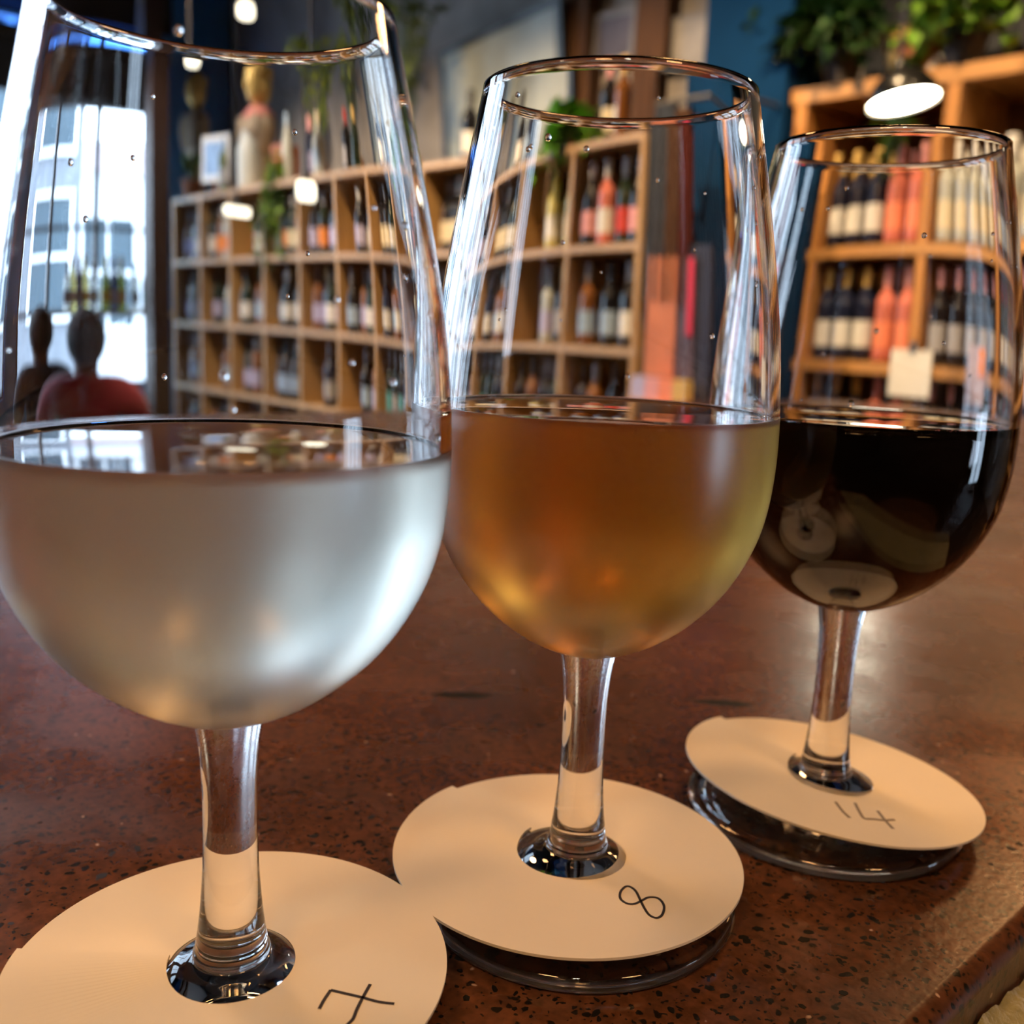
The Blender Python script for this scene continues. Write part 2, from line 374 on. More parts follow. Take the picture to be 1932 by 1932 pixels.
spot3 = ['left', 'middle', 'right']
for row in (4, 3, 2, 1):
    for c_ in range(NC):
        x0 = CX0 + c_ * DX
        n_ = 4 if rr.random() < .5 else 3
        for k in range(n_):
            xs = x0 + DX * ((k + .5) / n_) * .86 + DX * .07
            y = CF + rr.uniform(.07, .12) + (.13 if k == 0 and n_ == 3 and rr.random() < .4 else 0)
            kind = rr.choice(['bordeaux', 'burgundy', 'bordeaux']); gl = rr.choice(['dark green', 'black', 'black', 'amber', 'navy'] + (['clear'] if row > 2 else []))
            lb = rr.choice(pal[row]); cap = rr.choice(['black', 'grey', 'gold', 'white', 'grey', 'black'])
            if row == 4 and c_ == 7: gl, lb, cap = 'straw', ['yellow', 'white', 'cream', 'yellow'][k], 'yellow'
            if row == 4 and c_ == 8: gl, lb, cap = ['black', 'rose', 'dark green'][k % 3], ['pink', 'white', 'red'][k % 3], 'white'
            sp_ = (spot3[k] if n_ == 3 else ['leftmost', 'second', 'third', 'rightmost'][k])
            bottle(kind, gl, lb, cap, (xs, y, ROWZ[row]), '%s bottle, %s label, %s in %s cubby from window, %s' % (gl, lb, sp_, ORD[c_], rowname[row]),
                   'wine bottles in the cubby shelf', rz=-PI / 2 + .75 + rr.uniform(-.5, .5))

# ---------------------------------------------------------------- right-hand cabinet
m_oak = wood('amber_oak', (0.40, 0.17, 0.045), (0.58, 0.27, 0.08), 0.4, 'Z'); m_oakh = wood('amber_oak_board', (0.42, 0.20, 0.06), (0.58, 0.30, 0.11), 0.4, 'X')
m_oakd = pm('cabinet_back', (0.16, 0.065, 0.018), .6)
KX0, KX1, KF, KD = -1.91, .62, 3.03, .38
KZ = [.10, .45, .80, 1.145, 1.51, 2.01]
k_ = empty('bottle_cabinet', ((KX0 + KX1) / 2, KF + KD / 2, 0), 'amber wooden cabinet of bottles behind the red wine glass', 'cabinet')
kx = k_.location.x
for i, z in enumerate(KZ):
    b = MB(); t = .035 if i < 5 else .045; b.box(KX0 - kx - .02, KX1 - kx + .02, -KD / 2, KD / 2 - .02, z - t, z); b.build('shelf_board', m_oakh, k_)
for i in range(6):
    x = KX0 + .02 + i * .5 - kx
    for j in range(5):
        b = MB(); b.box(x - .02, x + .02, -KD / 2 + .003, KD / 2 - .02, KZ[j], KZ[j + 1] - (.035 if j < 4 else .045)); b.build('upright', m_oak, k_)
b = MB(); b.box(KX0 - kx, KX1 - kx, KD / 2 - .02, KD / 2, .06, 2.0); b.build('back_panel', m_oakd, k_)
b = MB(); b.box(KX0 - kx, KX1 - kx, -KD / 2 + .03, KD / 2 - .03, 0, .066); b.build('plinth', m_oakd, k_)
for j in (4, 3, 2):
    for bay in range(4):
        n_ = 5 if bay < 3 else 4
        for k in range(n_):
            for dpt in ((0, 1) if bay < 2 and j > 2 else (0,)):
                x = KX0 + .02 + bay * .5 + .07 + k * .09; y = KF + .07 + dpt * .11
                if bay == 0: g_, l_, c__ = (('navy', 'white', 'gold') if k < 3 else ('rose', 'coral', 'pink'))
                elif bay == 1: g_, l_, c__ = (('clear', 'cream', 'white') if j == 4 else ('black', 'grey', 'pink'))
                else: g_, l_, c__ = rr.choice([('amber', 'cream', 'gold'), ('dark green', 'white', 'red'), ('black', 'pale blue', 'grey')])
                bottle('bordeaux', g_, l_, c__, (x, y, KZ[j]), '%s bottle with %s label, %s in %s bay, cabinet %s shelf, %s' % (g_, l_, ORD[k], ORD[bay], {4: 'top', 3: 'middle', 2: 'lower'}[j], ['front', 'behind'][dpt]),
                       'bottles in the amber cabinet', rz=-PI / 2 + .75)
# white card on the cabinet, and small notice at right
m_card = pm('white_card', (.78, .75, .68), .7)
p = at_y(1735, 705, KF - .03)
sg = empty('price_card', (p.x, KF - .012, p.z - .07), 'blank white square card hung on the cabinet front', 'card')
b = MB(); b.box(-.085, .085, -.004, 0, 0, .14); b.build('card', m_card, sg)
b = MB(); b.box(-.012, .012, -.006, .010, .13, .165); b.build('clip', pm('steel_clip', (.5, .5, .5), .3, 1), sg)
p = at_y(1888, 705, KF - .25)
sg = empty('leaflet', (p.x, KF - .02, p.z - .09), 'lilac and orange printed leaflet at the right end of the cabinet', 'leaflet')
b = MB(); b.box(-.06, .06, -.003, 0, 0, .17, 0); b.build('sheet', pm('lilac_paper', (.45, .36, .42), .7, vary=.4, scale=20), sg)
b = MB(); b.box(.0, .06, -.0045, -.003, .08, .165); b.build('printed_block', lab_m('orange'), sg)
b = MB(); b.box(-.055, .03, -.0045, -.003, -.06, .0); b.build('navy_foot', pm('navy_print', (.03, .035, .08), .6), sg)

# ---------------------------------------------------------------- blue pillar and stands between the shelves
pa = at_y(1335, 10, 3.0); pb = at_y(1545, 10, 3.0)
b = MB(); b.box(pa.x, -1.935, 3.0, Y1, 0, ZC); b.build('trim_5', m_blue, kind='structure')
b = MB(); b.box(-1.90, X1, 3.42, Y1 - .001, 2.02, ZC); b.build('trim_8', pm('night_blue_panel', (.008, .012, .022), .7), kind='structure')
# poster rack
pl_, pr_ = at_y(1232, 600, 2.75), at_y(1400, 600, 2.75)
zt, zb_ = at_y(1300, 478, 2.75).z, at_y(1300, 712, 2.75).z
st = empty('poster_stand', ((pl_.x + pr_.x) / 2, 2.75, 0), 'dark blue display stand holding orange and crimson printed boards', 'stand')
hw = (pr_.x - pl_.x) / 2
b = MB(); b.box(-hw, hw, 0, .04, zb_ - .06, zt + .03); b.build('panel', pm('navy_board', (.012, .022, .06), .8), st)
b = MB(); b.box(-hw * .9, -hw * .05, -.012, 0, zb_, zt - .01); b.build('printed_board', pm('orange_print', (.50, .16, .07), .6, vary=.45, scale=9), st)
b = MB(); b.box(hw * .02, hw * .55, -.012, 0, zb_, zt - .01); b.build('printed_board', pm('aubergine_print', (.07, .045, .07), .6, vary=.5, scale=12), st)
b = MB(); b.box(hw * .3, hw * .5, -.02, -.012, zb_ + .14, zt - .015); b.build('crimson_stripe', pm('crimson_print', (.5, .015, .06), .6), st)
b = MB(); b.box(-hw, hw, -.10, .0, zb_ - .10, zb_ - .08); b.build('ledge', m_oakh, st)
for sx_ in (-1, 1):
    b = MB(); b.box(sx_ * hw * .9 - .015, sx_ * hw * .9 + .015, 0, .05, 0, zb_ - .06); b.build('leg', m_framed, st)
# packets on the ledge
for i, (c_, dx) in enumerate((('lilac', -.75), ('pink', -.35), ('coral', .05), ('gold', .45))):
    q = MB(); q.box(-.035, .035, -.03, .03, 0, .075)
    o = q.build('packet', lab_m(c_), None, (st.location.x + dx * hw, 2.70, zb_ - .08)); o['label'] = 'small %s packet on the ledge of the blue poster stand' % c_; o['category'] = 'packet'; o['group'] = 'packets on the poster stand ledge'
for i, (xa, xb, za, zb2, nm, lb_) in enumerate(((-2.235, -2.13, 1.32, 1.95, (.045, .055, .08), 'slate blue'), (-2.13, -2.05, 1.32, 1.93, (.09, .05, .035), 'brown'), (-2.05, -1.99, 1.30, 1.90, (.10, .025, .025), 'maroon'))):
    q = MB(); n_ = 16
    for k in range(n_):
        t0, t1 = k / n_, (k + 1) / n_
        xa0, xa1 = xa + (xb - xa) * t0, xa + (xb - xa) * t1
        ya, yb = 2.74 - .012 * math.sin(t0 * 14), 2.74 - .012 * math.sin(t1 * 14)
        q.add([(xa0, ya, za), (xa1, yb, za), (xa1, yb, zb2), (xa0, ya, zb2), (xa0, ya + .03, za), (xa1, yb + .03, za), (xa1, yb + .03, zb2), (xa0, ya + .03, zb2)], [(0, 1, 2, 3), (5, 4, 7, 6), (3, 2, 6, 7), (4, 5, 1, 0)])
    tagm2 = q.build('hanging_cloth', pm(lb_.replace(' ', '_') + '_cloth', nm, .95, vary=.3, spec=.08)); tagm2['label'] = 'dark %s cloth hanging at the right end of the cubby shelf' % lb_; tagm2['category'] = 'cloth'
q = MB(); q.tube([(-2.25, 2.76, 1.96), (-1.95, 2.76, 1.96)], .008, 8); q.tube([(-1.96, 2.76, 1.96), (-1.96, 3.01, 1.96)], .008, 8)
tagm2 = q.build('hanging_rail', m_framed); tagm2['label'] = 'thin black rail carrying the dark cloths'; tagm2['category'] = 'rail'
# wooden posts and beam on the back wall
m_post = wood('brown_post', (0.045, 0.017, 0.006), (0.10, 0.040, 0.012), 0.85, 'Z')
for pxa, pxb in ((1062, 1112), (1205, 1262)):
    A_, B_ = at_y(pxa, 60, 3.38), at_y(pxb, 60, 3.38)
    b = MB(); b.box(A_.x, B_.x, 3.36, Y1, 0, ZC); b.build('trim_%d' % (6 if pxa < 1100 else 7), m_post, kind='structure')
def framed(name, px0, px1, py0, py1, y, label, cat, mats, tilt=0.0, inset=.03):
    c0 = at_y((px0 + px1) / 2, py1, y); a, b_ = at_y(px0, (py0 + py1) / 2, y), at_y(px1, (py0 + py1) / 2, y)
    h_ = at_y((px0 + px1) / 2, py0, y).z - c0.z; hw_ = (b_.x - a.x) / 2
    r = empty(name, (c0.x, y, c0.z), label, cat, None, Euler((0, tilt, 0)))
    q = MB(); q.box(-hw_, hw_, 0, .02, 0, inset); q.box(-hw_, hw_, 0, .02, h_ - inset, h_); q.box(-hw_, -hw_ + inset, 0, .02, inset, h_ - inset); q.box(hw_ - inset, hw_, 0, .02, inset, h_ - inset)
    q.build('frame', mats[0], r)
    q = MB(); q.box(-hw_ + inset, hw_ - inset, .006, .014, inset, h_ - inset); q.build('picture', mats[1], r)
    return r
m_blk = pm('black_frame', (.02, .025, .03), .4)
framed('framed_picture', 835, 1062, 40, 400, 3.30, 'large tilted grey green picture in thin dark frame on stone wall', 'picture', (m_blk, pm('grey_green_print', (.30, .31, .25), .35, vary=.8, scale=2.2)), -.12, .035)
framed('framed_picture', 1116, 1192, 22, 118, 3.40, 'small grey lilac picture between two brown posts', 'picture', (pm('grey_frame', (.2, .19, .2), .5), pm('lilac_print', (.09, .08, .11), .6, vary=.8, scale=7)), .03, .02)
framed('framed_picture', 1258, 1328, 30, 130, 3.40, 'pale mottled picture right of the brown posts', 'picture', (pm('grey_frame', (.2, .19, .2), .5), pm('pale_print', (.3, .28, .27), .6, vary=.6, scale=9)), .05, .01)

# ---------------------------------------------------------------- things on top of the cubby shelf
TOP = 1.87
m_gold = pm('old_gold', (.75, .50, .16), .35, .55, vary=.3, scale=25); m_beige = pm('beige_plaster', (.42, .33, .24), .8, vary=.3); m_pink = pm('salmon_cloth', (.62, .22, .18), .9)
def bust(px, pyt, y, label, scarf, k=1.0):
    p0 = at_y(px, 330, y); H_ = at_y(px, pyt, y).z - TOP; hz = H_ - .13 * k      # height of the head's centre
    r = empty('gold_bust', (p0.x, y, TOP), label, 'statue')
    q = MB(); q.lathe(smooth_prof([(0, 0), (.09, 0), (.095, .02), (.07, .06), (.065, H_ * .28), (.10 * k, H_ * .34)], 2), 20, mat=Matrix.Diagonal((1, .9, 1, 1))); q.build('plinth', m_beige, r, smooth=True)
    q = MB(); q.lathe(smooth_prof([(.10 * k, H_ * .33), (.135 * k, H_ * .42), (.155 * k, hz - .20 * k), (.13 * k, hz - .145 * k), (.07 * k, hz - .115 * k), (.045 * k, hz - .10 * k)], 3), 22, mat=Matrix.Diagonal((1, .62, 1, 1)))
    for a in range(9): q.tube([(math.cos(a) * .01 + (-.12 + .03 * a) * k, -.085 * k, hz - .15 * k), ((-.13 + .0325 * a) * k, -.098 * k, hz - .25 * k), ((-.10 + .025 * a) * k, -.08 * k, H_ * .42)], .008, 6)
    q.build('shoulders', m_beige, r, smooth=True)
    q = MB(); q.lathe(smooth_prof([(.042 * k, hz - .13 * k), (.040 * k, hz - .08 * k), (.06 * k, hz - .07 * k), (.080 * k, hz - .02 * k), (.088 * k, hz + .04 * k), (.078 * k, hz + .09 * k), (.04 * k, hz + .125 * k), (0, hz + .13 * k)], 3), 22, mat=Matrix.Diagonal((.92, 1.08, 1, 1)))
    q.ball((0, -.095 * k, hz), .016 * k, 8, sc=(.8, 1, 1.6)); q.ball((0, -.078 * k, hz - .045 * k), .018 * k, 8, sc=(1.4, .6, .5))
    for sx_ in (-1, 1): q.ball((sx_ * .034 * k, -.082 * k, hz + .025 * k), .015 * k, 8, sc=(1.3, .5, .7)); q.ball((sx_ * .083 * k, 0, hz), .02 * k, 8, sc=(.4, .8, 1.4))
    q.build('head', m_gold, r, smooth=True)
    q = MB()
    for a in range(16): t = a / 16 * 2 * PI; q.ball((math.cos(t) * .066 * k, math.sin(t) * .07 * k + .01, hz + .085 * k), .028 * k, 8)
    q.ball((0, .015, hz + .11 * k), .055 * k, 10); q.build('hair', m_gold, r, smooth=True)
    if scarf: q = MB(); q.lathe([(.06, hz - .095), (.095, hz - .11), (.135, hz - .145), (.12, hz - .17), (.08, hz - .13)], 18, mat=Matrix.Diagonal((1.05, .75, 1, 1))); q.build('scarf', m_pink, r, smooth=True)
    return r
bust(362, 140, 2.95, 'gold head bust nearest the window on top of cubby shelf', False, .85)
bust(505, 122, 2.92, 'gold head bust with salmon scarf on top of cubby shelf', True)
def on_top(px): p = at_y(px, 340, 2.85); return p.x
framed('framed_picture', 372, 432, 258, 345, 2.80, 'pale blue print in white frame leaning on the cubby shelf top', 'picture', (m_white, pm('blue_print', (.20, .34, .62), .5, vary=.5, scale=8)), .06, .03)
def tagm(o, label, cat, group=None):
    o['label'] = label; o['category'] = cat
    if group: o['group'] = group
    return o
q = MB(); q.lathe(smooth_prof([(0, 0), (.07, 0), (.085, .05), (.08, .22), (.06, .27), (.05, .30), (.055, .31)], 2), 18)
tagm(q.build('ceramic_jar', pm('white_glaze', (.55, .58, .58), .4), None, (on_top(482), 2.85, TOP), smooth=True), 'off white ceramic jar on the cubby shelf below the busts', 'jar')
q = MB(); q.box(-.075, .075, -.06, .06, 0, .20); q.box(-.078, .078, -.063, .063, .17, .21)
tagm(q.build('wooden_box', pm('rust_box', (.25, .08, .03), .6), None, (on_top(548), 2.9, TOP)), 'rust brown box on top of the cubby shelf', 'box')
bottle('flute', 'clear', 'white', 'pale blue', (on_top(586), 2.80, TOP), 'tall white bottle with blue cap standing on the cubby shelf top', 'bottles on the cubby shelf top')
bottle('bordeaux', 'navy', 'lilac', 'pink', (on_top(630), 2.84, TOP), 'navy bottle with pink cap on top of the cubby shelf', 'bottles on the cubby shelf top')
bottle('burgundy', 'clear', 'pale blue', 'cream', (on_top(665), 2.80, TOP), 'clear bottle with pale blue label on top of the cubby shelf', 'bottles on the cubby shelf top')
bottle('bordeaux', 'olive', 'grey', 'pale blue', (on_top(440), 2.80, TOP), 'olive bottle with pale blue cap beside the leaning blue print', 'bottles on the cubby shelf top')
for i, (px, g_, l_, c__) in enumerate(((730, 'black', 'grey', 'red'), (760, 'dark green', 'cream', 'gold'), (880, 'black', 'white', 'black'), (920, 'navy', 'pale blue', 'black'), (1135, 'black', 'cream', 'pink'), (1165, 'amber', 'white', 'gold'))):
    bottle('bordeaux', g_, l_, c__, (on_top(px), 2.86, TOP), '%s bottle with %s label and %s cap on top of the cubby shelf' % (g_, l_, c__), 'bottles on the cubby shelf top')

m_leaf = pm('bright_leaf', (.12, .26, .02), .5, vary=.5, scale=30); m_leafd = pm('dark_leaf', (.02, .07, .012), .5, vary=.4, scale=30); m_leafy = pm('lime_leaf', (.28, .36, .015), .5, vary=.3, scale=30)
m_pot = pm('terracotta', (.35, .13, .06), .8); m_soil = pm('soil', (.03, .02, .015), .95)
def plant(px, y, z, label, n=160, R_=.22, H_=.3, trail=0.0, mat=None, pot=m_pot, x=None, seed=1, leaf=.05):
    rnd = random.Random(seed); x = at_y(px, 300, y).x if x is None else x
    r = empty('potted_plant', (x, y, z), label, 'plant')
    q = MB(); q.lathe([(0, .0), (.05, 0), (.068, .10), (.073, .10), (.073, .12), (.062, .12), (.058, .10), (0, .10)], 18); q.build('pot', pot, r)
    q = MB(); s_ = MB()
    for k in range(14):
        a = rnd.uniform(0, 2 * PI); rad = rnd.uniform(.3, 1) * R_; pts = []
        for t in range(6):
            f_ = t / 5
            zz = .10 + (H_ * math.sin(f_ * PI * .6) if not trail else H_ * .5 * math.sin(f_ * PI) - trail * f_ ** 2 * rnd.uniform(.5, 1))
            pts.append(Vector((math.cos(a) * rad * f_, math.sin(a) * rad * f_ * (1 if not trail else .6) - (0.10 * f_ if trail else 0), zz)))
        s_.tube(pts, .003, 5)
        for j in range(n // 14):
            f_ = rnd.uniform(.2, 1) * 5; i0 = min(4, int(f_)); P_ = pts[i0].lerp(pts[i0 + 1], f_ - i0)
            d = Vector((rnd.uniform(-1, 1), rnd.uniform(-1, 1), rnd.uniform(-.6, .6))).normalized(); up = Vector((rnd.uniform(-.4, .4), rnd.uniform(-.4, .4), 1)).normalized()
            sd = d.cross(up).normalized() * leaf * .35; L = leaf * rnd.uniform(.7, 1.3)
            q.add([P_, P_ + d * L * .5 + sd + up * .005, P_ + d * L - up * .01, P_ + d * L * .5 - sd + up * .005], [(0, 1, 2), (0, 2, 3)])
    s_.build('stems', m_leafd, r); q.build('foliage', mat or m_leaf, r)
    return r
plant(350, 2.84, TOP, 'small green plant at the window end of the cubby shelf', 90, .10, .15, seed=2, mat=m_leaf)
plant(418, 2.96, TOP, 'small green plant behind the leaning blue print', 110, .12, .2, seed=3)
plant(560, 2.80, TOP - .0, 'trailing green plant hanging over the middle of the cubby shelf', 300, .17, .12, trail=.55, seed=4, mat=pm('fresh_leaf', (.16, .30, .02), .5, vary=.4))
plant(650, 3.06, TOP + .0, 'bushy lime green plant high above the bottles', 330, .30, .62, seed=5, mat=m_leafy)
plant(765, 3.05, TOP, 'tall dark olive plant beside the big grey picture', 340, .25, .75, seed=6, mat=pm('olive_leaf', (.10, .14, .02), .5, vary=.5))
plant(1060, 2.86, TOP, 'bright green plant seen through the rim of the amber wine glass', 900, .25, .14, trail=.20, seed=7, mat=pm('vivid_leaf', (.10, .32, .01), .5, vary=.4), leaf=.06)
plant(0, 3.18, TOP - .35, 'dark green plant behind the bright one near the blue pillar', 260, .20, .62, seed=8, mat=m_leafd, leaf=.06, x=max(-2.09, at_y(1240, 300, 3.18).x))
# stool-like pedestal for the last plant
px_ = max(-2.09, at_y(1240, 300, 3.18).x)
q = MB(); q.box(-.14, .14, -.14, .14, 0, TOP - .35); tagm(q.build('pedestal', m_post, None, (px_, 3.18, 0)), 'brown wooden pedestal under the dark green plant', 'pedestal')
# plants on top of the cabinet
plant(0, 3.15, 2.01, 'leafy dark plant on the amber cabinet left of the lamp', 520, .25, .34, trail=.02, pot=m_framed, seed=9, mat=m_leafd, x=at_y(1610, 60, 3.2).x, leaf=.07)
plant(0, 3.15, 2.01, 'yellow green plant on the amber cabinet right of the lamp', 520, .25, .34, trail=.02, pot=m_framed, seed=10, mat=m_leaf, x=at_y(1835, 60, 3.2).x, leaf=.07)
plant(0, 3.12, 2.01, 'small trailing plant hanging over the cabinet front behind lamp', 90, .05, .05, trail=.45, seed=12, mat=m_leaf, x=at_y(1722, 160, 3.1).x, leaf=.05)
r = empty('gilt_lantern', (at_y(1690, 100, 3.12).x, 3.16, 2.01), 'gilt and pale ornament on the cabinet behind the lamp', 'ornament')
q = MB(); q.lathe(smooth_prof([(0, 0), (.05, 0), (.03, .03), (.055, .10), (.03, .16), (0, .18)], 2), 14); q.build('body', m_gold, r, smooth=True)
q = MB(); q.lathe(smooth_prof([(.0, .0), (.05, 0), (.07, .03), (.055, .06), (0, .07)], 2), 14, mat=Matrix.Translation((.13, 0, 0))); q.build('dish', m_white, r, smooth=True)

# ---------------------------------------------------------------- bottles on the window sill
sillb = [(38, 'clear', 'grey'), (55, 'straw', 'white'), (75, 'navy', 'pale blue'), (92, 'straw', 'yellow'), (118, 'clear', 'white'), (150, 'olive', 'yellow'), (172, 'navy', 'lilac'), (190, 'olive', 'gold'), (222, 'clear', 'pale blue'), (250, 'clear', 'teal'), (278, 'olive', 'gold')]
for i, (px, g_, l_) in enumerate(sillb):
    p = at_x(px, 565, X0 + .09)
    bottle('flute' if g_ != 'clear' else 'bordeaux', g_, l_, l_, (p.x, p.y, 1.205), 'backlit %s bottle with %s label, %s from left on the window sill' % (g_, l_, ORD[i]), 'bottles on the window sill', trans=True, rz=PI * .0)

# ---------------------------------------------------------------- pendant lamps
m_shade = pm('black_enamel', (.012, .012, .012), .25, .2); m_shin = pm('shade_inside', (.7, .62, .5), .5)
def pendant(loc, r_, warm, strength, label, rot=None, key='a', shade=m_shade):
    R_ = rot or Matrix.Identity(3)
    root = empty('pendant_lamp', loc, label, 'lamp', None, R_.to_euler())
    q = MB(); q.lathe(smooth_prof([(r_, 0), (r_ * .93, r_ * .35), (r_ * .62, r_ * .75), (r_ * .25, r_ * .98), (r_ * .16, r_ * 1.25), (.0, r_ * 1.3)], 3), 32)
    q.lathe(smooth_prof([(0, r_ * .85), (r_ * .5, r_ * .70), (r_ * .85, r_ * .34), (r_ * .985, 0.002)], 3), 32, 1)
    q.build('shade', [shade, m_shin], root, smooth=True)
    em = MATS.get('lamp_' + key) or emit('lamp_' + key, warm, strength)
    q = MB(); q.lathe([(r_ * .93, .004), (0, .002)], 32); q.build('diffuser', em, root)
    top = R_ @ Vector((0, 0, r_ * 1.25)); L = ZC - loc[2] - top.z
    q = MB(); q.tube([(0, 0, 0), (0, 0, L)], .004, 6); c_ = q.build('cord', m_framed, root); c_.location = (0, 0, r_ * 1.25); c_.rotation_euler = R_.inverted().to_euler()
    return root
def opal(loc, r_, h_, em, label, tilt=0.0):
    root = empty('opal_lamp', loc, label, 'lamp')
    q = MB(); q.lathe(smooth_prof([(0, 0), (r_ * .8, 0), (r_, h_ * .2), (r_, h_ * .8), (r_ * .8, h_), (0, h_)], 2), 24, mat=Matrix.Rotation(tilt, 4, 'Y')); q.build('shade', em, root, smooth=True)
    q = MB(); q.lathe([(0, h_), (r_ * .5, h_), (r_ * .3, h_ + .03), (0, h_ + .035)], 16); q.build('cap', m_framed, root)
    q = MB(); q.tube([(0, 0, h_ + .03), (0, 0, ZC - loc[2])], .004, 6); q.build('cord', m_framed, root)
    return root
W1 = (1.0, .52, .20); W2 = (1.0, .83, .50); W3 = (1.0, .93, .72)
fw_ = c2r3((.38, .92, 0)).normalized(); rt_ = c2r3((.92, -.38, 0)).normalized()
RL = Matrix.Rotation(math.radians(-11), 3, fw_) @ Matrix.Rotation(math.radians(-6), 3, rt_)
p = at_r(1705, 193, 2.55); pendant(p, .088, W3, 30, 'black dome pendant lamp glowing in front of the amber cabinet', RL, 'c')
em_o = emit('opal_glow', W3, 2.2)
p = at_r(470, 36, 4.2); opal(p, .038, .055, em_o, 'small round opal lamp highest above the cubby shelf')
p = at_r(350, 125, 4.4); opal(p, .036, .05, em_o, 'small round opal lamp beside the dark column')
p = at_r(612, 380, 3.2); opal(p, .040, .055, em_o, 'squat opal lamp in front of the cubby top row')
p = at_r(452, 410, 3.6); opal(p, .055, .03, em_o, 'flat opal lamp glowing near the trailing plant', .15)
# lamps over the counter
def cpt(X, Y, z): v_ = c2r(X, Y); return (v_.x, v_.y, z)
for X_, Y_, lb_ in ((.30, .70, 'high over the red wine glass'), (1.1, 1.7, 'over the far end of the counter'), (-.60, .85, 'over the left side of the counter'), (-.30, -.60, 'behind the camera side of the counter'), (.62, -.35, 'right of the drinker over the stool')):
    pendant(cpt(X_, Y_, 2.12), .13, W1, 30, 'black pendant lamp ' + lb_, None, 'b')
pendant(cpt(.03, -.55, 2.10), .04, W3, 70, 'small black pendant lamp over the drinker behind the counter edge', None, 'e')
pendant(cpt(-.80, -.25, 2.10), .04, W3, 70, 'small black pendant lamp over the near left of the counter', None, 'e')
# unseen fill spots added to brighten the bottle shelves
for i, (x, y, tx, ty, tz_, e_) in enumerate(((-5.2, 1.5, -5.0, 2.9, 1.3, 120), (-4.0, 1.4, -4.0, 2.9, 1.3, 170), (-2.8, 1.6, -2.8, 2.9, 1.5, 190), (-1.5, 1.9, -1.4, 3.1, 1.3, 170), (-.3, 1.8, -.3, 3.1, 1.3, 90))):
    r = empty('shelf_fill_spot', (x, y, 3.17), '%s added fill spotlight from window aimed at the bottle shelves' % ORD[i], 'spotlight')
    d = (Vector((tx, ty, tz_)) - Vector((x, y, 3.17))).normalized(); qn = d.to_track_quat('-Z', 'Y')
    q = MB(); q.lathe([(.0, .07), (.03, .07), (.04, .0), (.04, -.06), (.036, -.06), (.036, -.01), (0, -.01)], 16, mat=qn.to_matrix().to_4x4()); q.build('housing', m_shade, r)
    q = MB(); q.tube([(0, 0, .03), (0, 0, ZC - 3.17)], .008, 6); q.build('bracket', m_shade, r)
    ld = bpy.data.lights.new('spot', 'SPOT'); ld.energy = e_; ld.color = (1, .84, .66) if i == 0 else ((1, .74, .46) if i == 1 else (1, .68, .36)); ld.spot_size = 1.35; ld.spot_blend = .6; ld.shadow_soft_size = .035
    lo = bpy.data.objects.new('spot_beam', ld); C.objects.link(lo); lo.parent = r; lo.rotation_euler = qn.to_euler(); lo.location = d * .065

